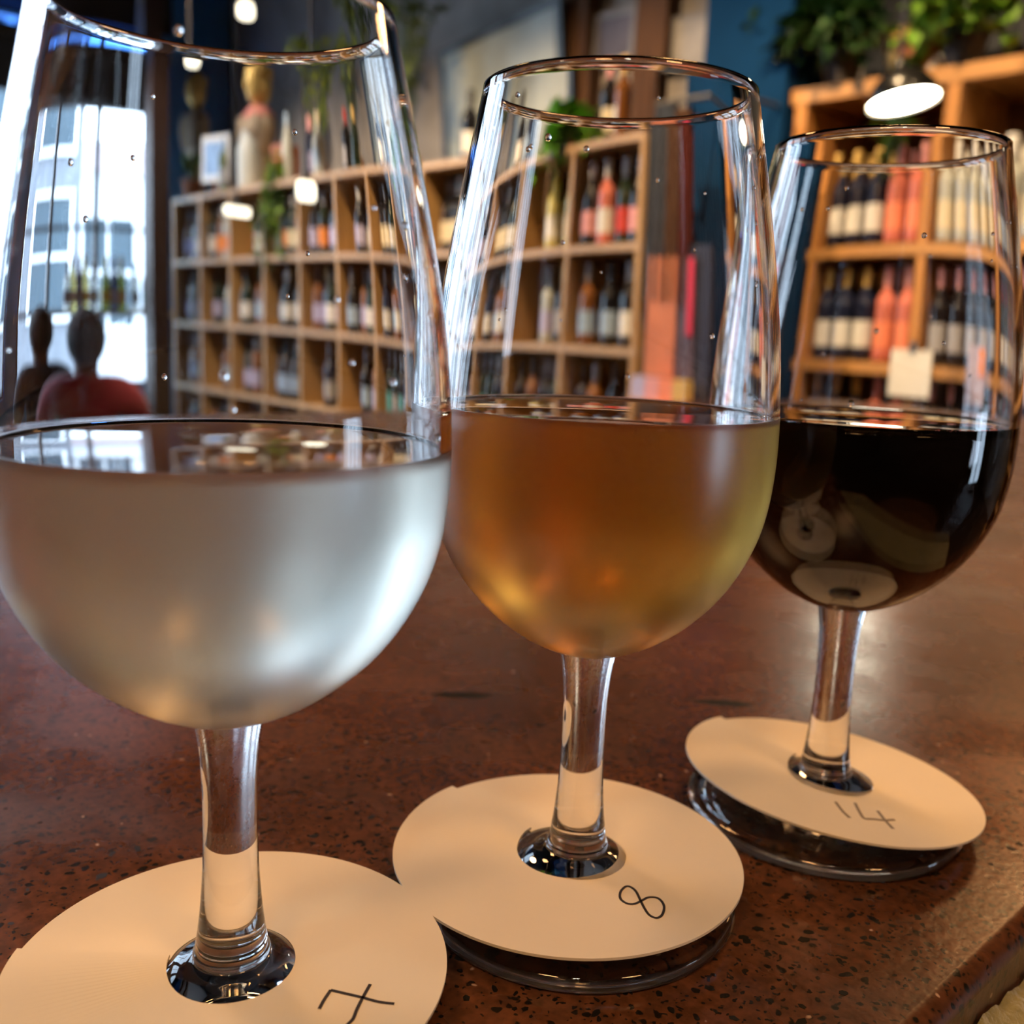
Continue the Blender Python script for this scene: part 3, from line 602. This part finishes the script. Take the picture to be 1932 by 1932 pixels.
# ---------------------------------------------------------------- people by the window
m_skin = pm('brown_skin', (.16, .065, .035), .6); m_hair = pm('dark_hair', (.012, .009, .008), .7)
def skin_mesh(name, pts, edges, rad, mat, parent, loc=None, subd=2):
    me = bpy.data.meshes.new(name); me.from_pydata(pts, edges, []); me.materials.append(mat)
    o = bpy.data.objects.new(name, me); C.objects.link(o); o.parent = parent
    sk = o.modifiers.new('skin', 'SKIN'); sk.use_smooth_shade = True
    for v_, r_ in zip(me.skin_vertices[0].data, rad): v_.radius = r_ if isinstance(r_, tuple) else (r_, r_)
    me.skin_vertices[0].data[0].use_root = True
    ss = o.modifiers.new('sub', 'SUBSURF'); ss.levels = subd; ss.render_levels = subd
    return o
def person(loc, rz, shirt, label, hs=1.0, seat=.47, lean=0.0):
    r = empty('person', loc, label, 'person', None, Euler((0, 0, rz))); r.scale = (1.1, 1.1, 1.06)
    S = seat
    # sitting body facing +y; thighs forward, shins down, forearms resting forward
    P_ = [(0, 0, S + .10), (0, -.01, S + .25), (0, 0, S + .42), (0, .0, S + .53), (0, .01, S + .57), (0, .02, S + .62), (0, .035, S + .69), (0, .035, S + .77),
          (.17, 0, S + .50), (.235, .02, S + .40), (.25, .10, S + .23), (.17, .32, S + .24), (-.17, 0, S + .50), (-.235, .02, S + .40), (-.25, .10, S + .23), (-.17, .32, S + .24),
          (.10, .04, S + .07), (.13, .42, S + .08), (.14, .44, .10), (.15, .55, .05), (-.10, .04, S + .07), (-.13, .42, S + .08), (-.14, .44, .10), (-.15, .55, .05)]
    E_ = [(0, 1), (1, 2), (2, 3), (3, 4), (4, 5), (5, 6), (6, 7), (3, 8), (8, 9), (9, 10), (10, 11), (3, 12), (12, 13), (13, 14), (14, 15), (0, 16), (16, 17), (17, 18), (18, 19), (0, 20), (20, 21), (21, 22), (22, 23)]
    R_ = [(.16, .13), (.15, .11), (.17, .12), (.13, .10), (.068, .068), (.066, .075), (.085, .10), (.07, .085),
          .075, .062, .045, .034, .075, .062, .045, .034, .09, .07, .05, .04, .09, .07, .05, .04]
    skin_mesh('body', P_, E_, R_, m_skin, r)
    # shirt: same skeleton, a little fatter, from hips to upper arms
    Q_ = [(0, 0, S + .06), (0, -.01, S + .25), (0, 0, S + .42), (0, .0, S + .54), (0, .005, S + .585), (.19, 0, S + .515), (.25, .02, S + .42), (.25, .08, S + .27), (-.19, 0, S + .515), (-.25, .02, S + .42), (-.25, .08, S + .27)]
    skin_mesh('shirt', Q_, [(0, 1), (1, 2), (2, 3), (3, 4), (3, 5), (5, 6), (6, 7), (3, 8), (8, 9), (9, 10)], [(.18, .15), (.17, .13), (.19, .14), (.17, .13), (.085, .085), .10, .088, .075, .10, .088, .075], shirt, r)
    T_ = [(0, 0, S + .07), (.10, .05, S + .07), (.13, .42, S + .08), (.14, .44, .15), (-.10, .05, S + .07), (-.13, .42, S + .08), (-.14, .44, .15)]
    skin_mesh('trousers', T_, [(0, 1), (1, 2), (2, 3), (0, 4), (4, 5), (5, 6)], [(.17, .14), .10, .085, .065, .10, .085, .065], pm('dark_denim', (.02, .025, .04), .8), r)
    q = MB(); q.ball((0, .015, S + .74), .118, 20, sc=(.92, 1.05, 1.08)); q.build('hair', m_hair, r, smooth=True)
    for sx_ in (-1, 1): q = MB(); q.ball((sx_ * .096, .03, S + .715), .02, 10, sc=(.45, .9, 1.4)); q.build('ear', m_skin, r, smooth=True)
    q = MB(); q.ball((0, .14, S + .71), .015, 8); q.ball((.03, .125, S + .735), .008, 8, 1); q.ball((-.03, .125, S + .735), .008, 8, 1); q.ball((0, .128, S + .67), .016, 8, 0, (1.4, .5, .4)); q.build('face', [m_skin, m_hair], r, smooth=True)
    for sx_ in (-1, 1):      # hands: palm and five fingers resting forward
        h0 = Vector((sx_ * .155, .345, S + .24)); pts = [tuple(h0), tuple(h0 + Vector((0, .045, 0))), tuple(h0 + Vector((0, .08, 0)))]; ed = [(0, 1), (1, 2)]; ra = [.022, .03, .03]
        for f_ in range(4):
            fx = (-.024 + f_ * .016); base = h0 + Vector((fx, .085, 0)); L = (.055, .068, .065, .05)[f_]
            i0 = len(pts); pts += [tuple(base), tuple(base + Vector((0, L * .5, .004))), tuple(base + Vector((0, L, -.012)))]; ed += [(2, i0), (i0, i0 + 1), (i0 + 1, i0 + 2)]; ra += [.009, .0085, .007]
        i0 = len(pts); pts += [tuple(h0 + Vector((-sx_ * .035, .045, 0))), tuple(h0 + Vector((-sx_ * .05, .075, -.004)))]; ed += [(1, i0), (i0, i0 + 1)]; ra += [.010, .008]
        skin_mesh('hand', pts, ed, ra, m_skin, r, subd=1)
        q = MB(); q.ball((sx_ * .15, .56, .05), .05, 12, sc=(1, 2.4, .9)); q.build('shoe', m_framed, r, smooth=True)
    return r
def stool(loc, rz, label):
    r = empty('wooden_chair', loc, label, 'chair', None, Euler((0, 0, rz))); r.scale = (1, 1, .76)
    q = MB(); q.box(-.22, .22, -.20, .24, .43, .465); q.build('seat', m_post, r)
    for sx_ in (-1, 1):
        for sy in (-1, 1):
            q = MB(); q.box(sx_ * .19 - .018, sx_ * .19 + .018, (.02 + sy * .2) - .018, (.02 + sy * .2) + .018, 0, .43); q.build('leg', m_post, r)
    q = MB(); q.box(-.20, .20, -.215, -.195, .62, .84)
    for sx_ in (-1, 1): q.box(sx_ * .19 - .015, sx_ * .19 + .015, -.215, -.185, .465, .86)
    q.build('backrest', m_post, r)
    return r
m_red = pm('crimson_shirt', (.30, .004, .03), .8, sheen=.3); m_navy = pm('navy_jumper', (.02, .025, .045), .8)
p1 = at_r(100, 690, 4.35); p2 = at_r(-50, 690, 4.9)
rz1 = math.atan2(p1.y, p1.x) - PI / 2
person((p1.x, p1.y, 0), rz1, m_red, 'person in crimson shirt with short dark hair sitting by the window, seen from behind', seat=.29)
stool((p1.x, p1.y, 0), rz1, 'wooden chair under the person in the crimson shirt')
person((p2.x, p2.y, 0), rz1 + .5, m_navy, 'person in dark navy jumper sitting left of the crimson shirt', seat=.31)
stool((p2.x, p2.y, 0), rz1 + .5, 'wooden chair under the person in the navy jumper')
p3 = at_r(285, 760, 4.9)
stool((p3.x, p3.y, 0), rz1 - .4, 'empty wooden chair between the window and the cubby shelf')

# ================================================================ the counter
m_ter = terrazzo()
TX0, TX1, TY0, TY1 = -1.20, -.0668, -1.0, 2.05
tb = empty('terrazzo_counter', ((TX0 + TX1) / 2, (TY0 + TY1) / 2, 0), 'polished red brown terrazzo counter under the three wine glasses', 'counter')
ox, oy = tb.location.x, tb.location.y
bm = bmesh.new(); bmesh.ops.create_cube(bm, size=1)
for v_ in bm.verts: v_.co = Vector((v_.co.x * (TX1 - TX0), v_.co.y * (TY1 - TY0), v_.co.z * .05 + TZ - .025))
bmesh.ops.bevel(bm, geom=[e for e in bm.edges], offset=.0045, segments=4, profile=.5, affect='EDGES')
me = bpy.data.meshes.new('worktop'); bm.to_mesh(me); bm.free(); me.materials.append(m_ter)
for p_ in me.polygons: p_.use_smooth = len(p_.vertices) == 4 and p_.area < .2 and max(abs(c) for c in p_.normal) < .999
o = bpy.data.objects.new('worktop', me); C.objects.link(o); o.parent = tb
for sx_ in (-1, 1):
    for sy in (-1, 1):
        q = MB(); q.box(sx_ * .42 - .04, sx_ * .42 + .04, sy * 1.3 - .04, sy * 1.3 + .04, 0, TZ - .05); q.build('leg', m_framed, tb)
q = MB(); q.box(-.40, .40, -1.3, 1.3, TZ - .11, TZ - .05); q.build('apron', m_framed, tb)
# aggregate chips set in the polished top
m_chip = pm('black_chip', (.008, .007, .006), .5, spec=.2); m_chipg = pm('green_black_chip', (.02, .022, .018), .35)
rc = random.Random(5); chipm = []
for k in range(14):
    n_ = rc.choice([5, 6, 7, 8]); el = rc.uniform(1, 2.2); pts = []
    for i in range(n_):
        a = 2 * PI * i / n_ + rc.uniform(-.25, .25); rad = rc.uniform(.75, 1.05); pts.append((math.cos(a) * rad * el ** .5, math.sin(a) * rad / el ** .5))
    me = bpy.data.meshes.new('chip'); v_ = [(x, y, 0) for x, y in pts] + [(x * .97, y * .97, .06) for x, y in pts]
    me.from_pydata(v_, [], [tuple(range(n_, 2 * n_))] + [(i, (i + 1) % n_, n_ + (i + 1) % n_, n_ + i) for i in range(n_)]); me.materials.append(m_chip); chipm.append(me)
def chip(x, y, s, me_, rz, sx_=1.0):
    o = bpy.data.objects.new('stone_chip', me_); C.objects.link(o); o.parent = tb
    o.location = (x - ox, y - oy, TZ - .00001); o.rotation_euler = (0, 0, rz); o.scale = (s * sx_, s, min(s, .0012)); return o
for (px, py, s, sx_, rz) in ((868, 1312, .0048, 1.9, TH + .05), (1360, 1326, .0048, 2.0, TH - .1), (250, 1660, .0012, 1.3, .2), (690, 935, .003, 1.2, 0)):
    p = at_z(px, py, TZ); chip(p.x, p.y, s, chipm[0], rz, sx_)
cnt = 0
while cnt < 280:
    px, py = rc.uniform(0, 1932), rc.uniform(1350, 1932)
    p = at_z(px, py, TZ)
    if p.x > TX1 - .016 or rc.random() > (.35 if px < 850 else 1): continue
    s = rc.choice([.0006, .0007, .0008, .0010, .0013]) * rc.uniform(.8, 1.2)
    chip(p.x, p.y, s, rc.choice(chipm), rc.uniform(0, PI)); cnt += 1

# grey-green fleece hanging on a stool below the counter edge
fl = empty('fleece_throw', (-.0065, .19, 0), 'grey green fleece throw bundled below the counter corner at lower right', 'throw')
bm = bmesh.new(); bmesh.ops.create_grid(bm, x_segments=170, y_segments=170, size=.5)
rn = random.Random(3)
from mathutils import noise as mn
for v_ in bm.verts:
    x, y = v_.co.x * .12, v_.co.y * .40
    e_ = max(0, x - .03) + max(0, abs(y) - .16)
    z = TZ - .012 - .35 * (x + .06) + .0015 * mn.noise(Vector((x * 25, y * 25, 0))) - 1.8 * e_ ** 1.1 + .0016 * mn.noise(Vector((x * 260, y * 260, 2))) + rn.uniform(-.0005, .0005)
    v_.co = Vector((max(x, -.0598) + .0004 * abs(mn.noise(Vector((y * 60, 3, 1)))), y, z))
me = bpy.data.meshes.new('fleece'); bm.to_mesh(me); bm.free(); me.materials.append(pm('fleece', (.26, .24, .12), .95, vary=.35, scale=300, bump=.8, sheen=.5))
for p_ in me.polygons: p_.use_smooth = True
o = bpy.data.objects.new('cloth', me); C.objects.link(o); o.parent = fl
q = MB(); q.lathe([(0, TZ - .06), (.11, TZ - .06), (.11, TZ - .09), (.02, TZ - .09), (.02, .03), (.2, .02), (.2, 0), (0, 0)], 28)
tagm(q.build('round_stool', m_post, None, (.05, .19, 0)), 'dark round stool under the grey green fleece throw', 'stool')

# ================================================================ wine glasses
OUT = [(.0063, .0600), (.0080, .0606), (.0115, .0620), (.0160, .0644), (.0208, .0679), (.0254, .0723), (.0294, .0774), (.0326, .0831), (.0350, .0892), (.0364, .0957),
       (.0371, .1030), (.0372, .1110), (.0367, .1200), (.0358, .1300), (.0340, .1430), (.0318, .1560), (.0295, .1680), (.0277, .1772)]
STEM = [(.0068, .0142), (.0064, .0165), (.0058, .0210), (.0053, .0270), (.0050, .0330), (.0049, .0400), (.0050, .0480), (.0055, .0550), (.0063, .0600)]
FOOT = [(.0, .0040), (.015, .0035), (.029, .0022), (.0330, .0004), (.0350, .0), (.0364, .0004), (.0370, .0013), (.0370, .0028), (.0365, .0038), (.0350, .0043), (.0280, .0050), (.0200, .0064), (.0150, .0080), (.0122, .0100), (.0100, .0116), (.0080, .0124), (.0070, .0130), (.0071, .0137), (.0068, .0142)]
SEG = 144
m_glass = glass_mat('clear_glass', 1.5)
m_fog = glass_mat('misted_glass', 1.5, rough=.30, fog=.04)
OUTP = smooth_prof(OUT, 4)
def split_at(prof, z):
    res = []
    for a, b_ in zip(prof, prof[1:]):
        res.append(a)
        if (a[1] - z) * (b_[1] - z) < 0:
            t = (z - a[1]) / (b_[1] - a[1]); res.append((a[0] + (b_[0] - a[0]) * t, z))
    res.append(prof[-1]); return res
def wall_t(z): return .0013 + .0009 * max(0, min(1, (.175 - z) / .11))
INN0 = None
def inner_at(z, INN=None):    # radius of the inside wall at height z
    INN = INN or INN0
    for a, b_ in zip(INN, INN[1:]):
        if a[1] <= z <= b_[1]: return a[0] + (b_[0] - a[0]) * (z - a[1]) / (b_[1] - a[1])
    return INN[-1][0]
INN = smooth_prof([(0, .0632), (.006, .0636), (.011, .0649), (.0155, .0673), (.0198, .0706), (.0240, .0749), (.0278, .0799), (.0308, .0853), (.0331, .0911), (.0345, .0970),
                   (.0353, .1040), (.0355, .1110), (.0350, .1200), (.0341, .1300), (.0323, .1430), (.0301, .1560), (.0278, .1680), (.0260, .1772)], 4)
INN0 = INN
def swell(prof, k):           # a slightly wider bowl, same rim and stem
    return [(r_ * (1 + (k - 1) * max(0, min(1, (z - .0605) / .012)) * max(0, min(1, (.178 - z) / .05))), z) for r_, z in prof]
def wine_glass(X, Y, label, zs, misted, scale=1.0, tilt=(0, 0), k=1.0):
    p = c2r(X, Y)
    g = empty('wine_glass', (p.x, p.y, TZ), label, 'wine glass', 'tasting glasses on the counter', Euler((tilt[0], tilt[1], 0)))
    g.scale = (scale,) * 3
    outp = swell(OUTP, k); INN = swell(INN0, k)
    o_ = split_at(outp, zs + .0008)
    rim = [(.0276, .1780), (.0272, .1783), (.0268, .1780)]
    prof = o_ + rim + list(reversed(INN))
    n_out = len(o_)
    q = MB(); q.lathe(prof, SEG, fn=lambda z, j: 1 if (misted and j < n_out - 1 and z < zs + .0008) else 0)
    q.build('bowl', [m_glass, m_fog], g, smooth=True)
    q = MB(); q.lathe(smooth_prof(STEM, 4), SEG // 2); q.build('stem', m_glass, g, smooth=True)
    q = MB(); q.lathe(smooth_prof(FOOT, 3), SEG); q.build('foot', m_glass, g, smooth=True)
    return g
def wine(g, zs, mat, name, label, k=1.0):
    INN = swell(INN0, k)
    inn = [(r_ + .0004 if r_ > 0 else 0, z - .0003) for r_, z in INN if z < zs - .0002]
    R_ = inner_at(zs, INN)
    prof = inn + [(R_ + .0004, zs + .0006), (R_ - .0002, zs + .0005), (R_ - .0008, zs + .00015), (R_ - .002, zs), (0, zs)]
    q = MB(); q.lathe(prof, SEG)
    o = q.build(name, mat, None, g.location, g.rotation_euler, smooth=True); o.scale = g.scale
    o['label'] = label; o['category'] = 'wine'; return o
m_w1 = glass_mat('pale_wine', 1.34, vol=(.93, .88, .66), dens=14)
m_w2 = glass_mat('amber_wine', 1.34, vol=(.915, .68, .03), dens=52)
m_w3 = glass_mat('red_wine', 1.34, vol=(.42, .02, .03), dens=380)
G = []
ZS = (.1088, .1136, .1108)
G.append(wine_glass(-.0493, .1695, 'misted stemmed glass of pale white wine standing on the 7 disc', ZS[0], True, k=1.035))
G.append(wine_glass(.0183, .2148, 'misted stemmed glass of amber wine standing in the 8 disc', ZS[1], True))
G.append(wine_glass(.0900, .2612, 'clear stemmed glass of dark red wine standing in the 14 disc', ZS[2], False))
wine(G[0], ZS[0], m_w1, 'white_wine', 'pale straw white wine in the nearest glass at left', 1.035)
wine(G[1], ZS[1], m_w2, 'amber_wine', 'deep amber wine in the middle glass')
wine(G[2], ZS[2], m_w3, 'red_wine', 'nearly black red wine in the glass at right')
# droplets clinging inside the bowls and froth on the red wine
m_water = glass_mat('water', 1.33)
rd = random.Random(21)
for gi, g in enumerate(G):
    q = MB()
    for k in range(26):
        z = ZS[gi] + rd.uniform(.002, .06); a = rd.uniform(0, 2 * PI); R_ = inner_at(z, swell(INN0, 1.035 if gi == 0 else 1)) - .0001; s = rd.uniform(.00025, .0007)
        q.ball((math.cos(a) * R_, math.sin(a) * R_, z), s, 8, sc=(1, 1, 1.2))
    q.build('droplets', m_water, g, smooth=True, kind='stuff')
q = MB()
for k in range(70):
    a = TH - PI / 2 + rd.choice([rd.uniform(.15, .75), rd.uniform(-1.2, -.7), rd.uniform(.15, .75)]); R_ = inner_at(ZS[2]) - rd.uniform(.0008, .0022); s = rd.uniform(.00025, .0005)
    q.ball((math.cos(a) * R_, math.sin(a) * R_, ZS[2] + s * .3), s, 8)
o = q.build('froth', pm('pink_froth', (.45, .16, .2), .15, vary=.1), None, G[2].location, smooth=True); o['label'] = 'pinkish ring of tiny bubbles on the red wine surface'; o['category'] = 'froth'; o['kind'] = 'stuff'

# ---------------------------------------------------------------- paper discs
m_paper = pm('white_paper', (.75, .68, .55), .75, vary=.03, scale=60, spec=.35)
m_ink = pm('black_ink', (.02, .015, .02), .5); m_pencil = pm('grey_pencil', (.22, .18, .14), .6)
def disc(c, rot, slit, label, Ro=.0405, Ri=.0117):
    r = empty('paper_disc', c, label, 'paper disc', 'numbered paper discs', rot)
    q = MB(); t = .0003; n_ = 160; gap = .007
    a0, a1 = slit + gap * .5, slit + 2 * PI - gap * .5
    v_ = []; f = []
    for i in range(n_ + 1):
        a = a0 + (a1 - a0) * i / n_
        lift = .0012 * math.exp(-(i / 14) ** 2)       # one lip of the slit stands a little proud
        ga = .0 
        for rad in (Ri, Ro):
            k = 1 if rad == Ri else 1
            for z in (-t, t): v_.append((math.cos(a) * rad, math.sin(a) * rad, z + lift))
    for i in range(n_):
        A_, B_ = 4 * i, 4 * (i + 1)   # order: in-low, in-high, out-low, out-high
        f += [(A_ + 1, A_ + 3, B_ + 3, B_ + 1), (A_, B_, B_ + 2, A_ + 2), (A_ + 2, B_ + 2, B_ + 3, A_ + 3), (A_, A_ + 1, B_ + 1, B_)]
    f += [(0, 2, 3, 1), (4 * n_, 4 * n_ + 1, 4 * n_ + 3, 4 * n_ + 2)]
    q.add(v_, f); q.build('disc', m_paper, r)
    return r
def stroke(r, pts, wd, mat, name):
    """ink line: pts are image positions, laid on the disc's own plane"""
    bpy.context.view_layer.update()
    mw = Matrix.LocRotScale(r.location, r.rotation_euler, None); inv = mw.inverted(); nrm = mw.to_3x3() @ Vector((0, 0, 1)); P0 = mw @ Vector((0, 0, .00038))
    L = []
    for (x, y) in smooth_prof(pts, 6):
        d = ray(x, y); t = (P0 - CAM).dot(nrm) / d.dot(nrm); L.append(inv @ (CAM + d * t))
    v_ = []; f = []
    for i, p_ in enumerate(L):
        d = (L[min(i + 1, len(L) - 1)] - L[max(i - 1, 0)]).normalized(); s_ = Vector((-d.y, d.x, 0)) * wd
        for dz in (-.0001, .00003): v_ += [p_ + s_ + Vector((0, 0, dz)), p_ - s_ + Vector((0, 0, dz))]
    for i in range(len(L) - 1):
        A_, B_ = 4 * i, 4 * i + 4
        f += [(A_ + 2, A_ + 3, B_ + 3, B_ + 2), (A_, A_ + 2, B_ + 2, B_), (A_ + 1, B_ + 1, B_ + 3, A_ + 3)]
    q = MB(); q.add(v_, f); q.build(name, mat, r)
CZ = .0102
d1 = disc((G[0].location.x, G[0].location.y, TZ + CZ), Euler((0, 0, 0)), math.radians(180) + TH, 'white paper disc handwritten 7 at the foot of the white wine')
pc = c2r(.0183 - .0022, .2148 + .0008)
d2 = disc((pc.x, pc.y, TZ + CZ), Euler((0, 0, 0)), math.radians(135) + TH, 'white paper disc handwritten 8 at the foot of the amber wine')
# third disc lies tilted on its glass foot
nz_ = c2r3((.1028, .0196, .9945)); Rm = Vector((0, 0, 1)).rotation_difference(nz_).to_matrix()
pc = c2r(.0925, .2640)
d3 = disc((pc.x, pc.y, TZ + .0100), Rm.to_euler(), math.radians(128) + TH, 'tilted white paper disc handwritten 14 at the foot of the red wine')
def z7(x, y): return (580 + x / 9.66, 1832 + y / 9.66)
stroke(d1, [z7(215, 690), z7(300, 530), z7(425, 345)], .00030, m_ink, 'ink_stroke')
stroke(d1, [z7(425, 345), z7(700, 410), z7(1000, 480), z7(1300, 560), z7(1585, 595)], .00030, m_ink, 'ink_stroke')
stroke(d1, [z7(1145, 240), z7(1010, 480), z7(900, 700), z7(830, 870), z7(720, 980)], .00030, m_ink, 'ink_stroke')
def z8(x, y): return (700 + x / 3.32, 1350 + y / 3.32)
stroke(d2, [z8(1690, 1162), z8(1655, 1095), z8(1605, 1068), z8(1565, 1100), z8(1562, 1145), z8(1600, 1175), z8(1645, 1180), z8(1690, 1162), z8(1740, 1138), z8(1800, 1145), z8(1835, 1190), z8(1825, 1245), z8(1790, 1267), z8(1745, 1250), z8(1715, 1210), z8(1690, 1162)], .00028, m_ink, 'ink_stroke')
def z14(x, y): return (1550 + x / 9.66, 1480 + y / 9.66)
stroke(d3, [z14(255, 315), z14(380, 480), z14(520, 610)], .0004, m_pencil, 'pencil_stroke')
stroke(d3, [z14(610, 335), z14(700, 510), z14(780, 615), z14(950, 630), z14(1150, 650), z14(1330, 640)], .0004, m_pencil, 'pencil_stroke')
stroke(d3, [z14(1025, 480), z14(1150, 640), z14(1310, 810)], .0004, m_pencil, 'pencil_stroke')
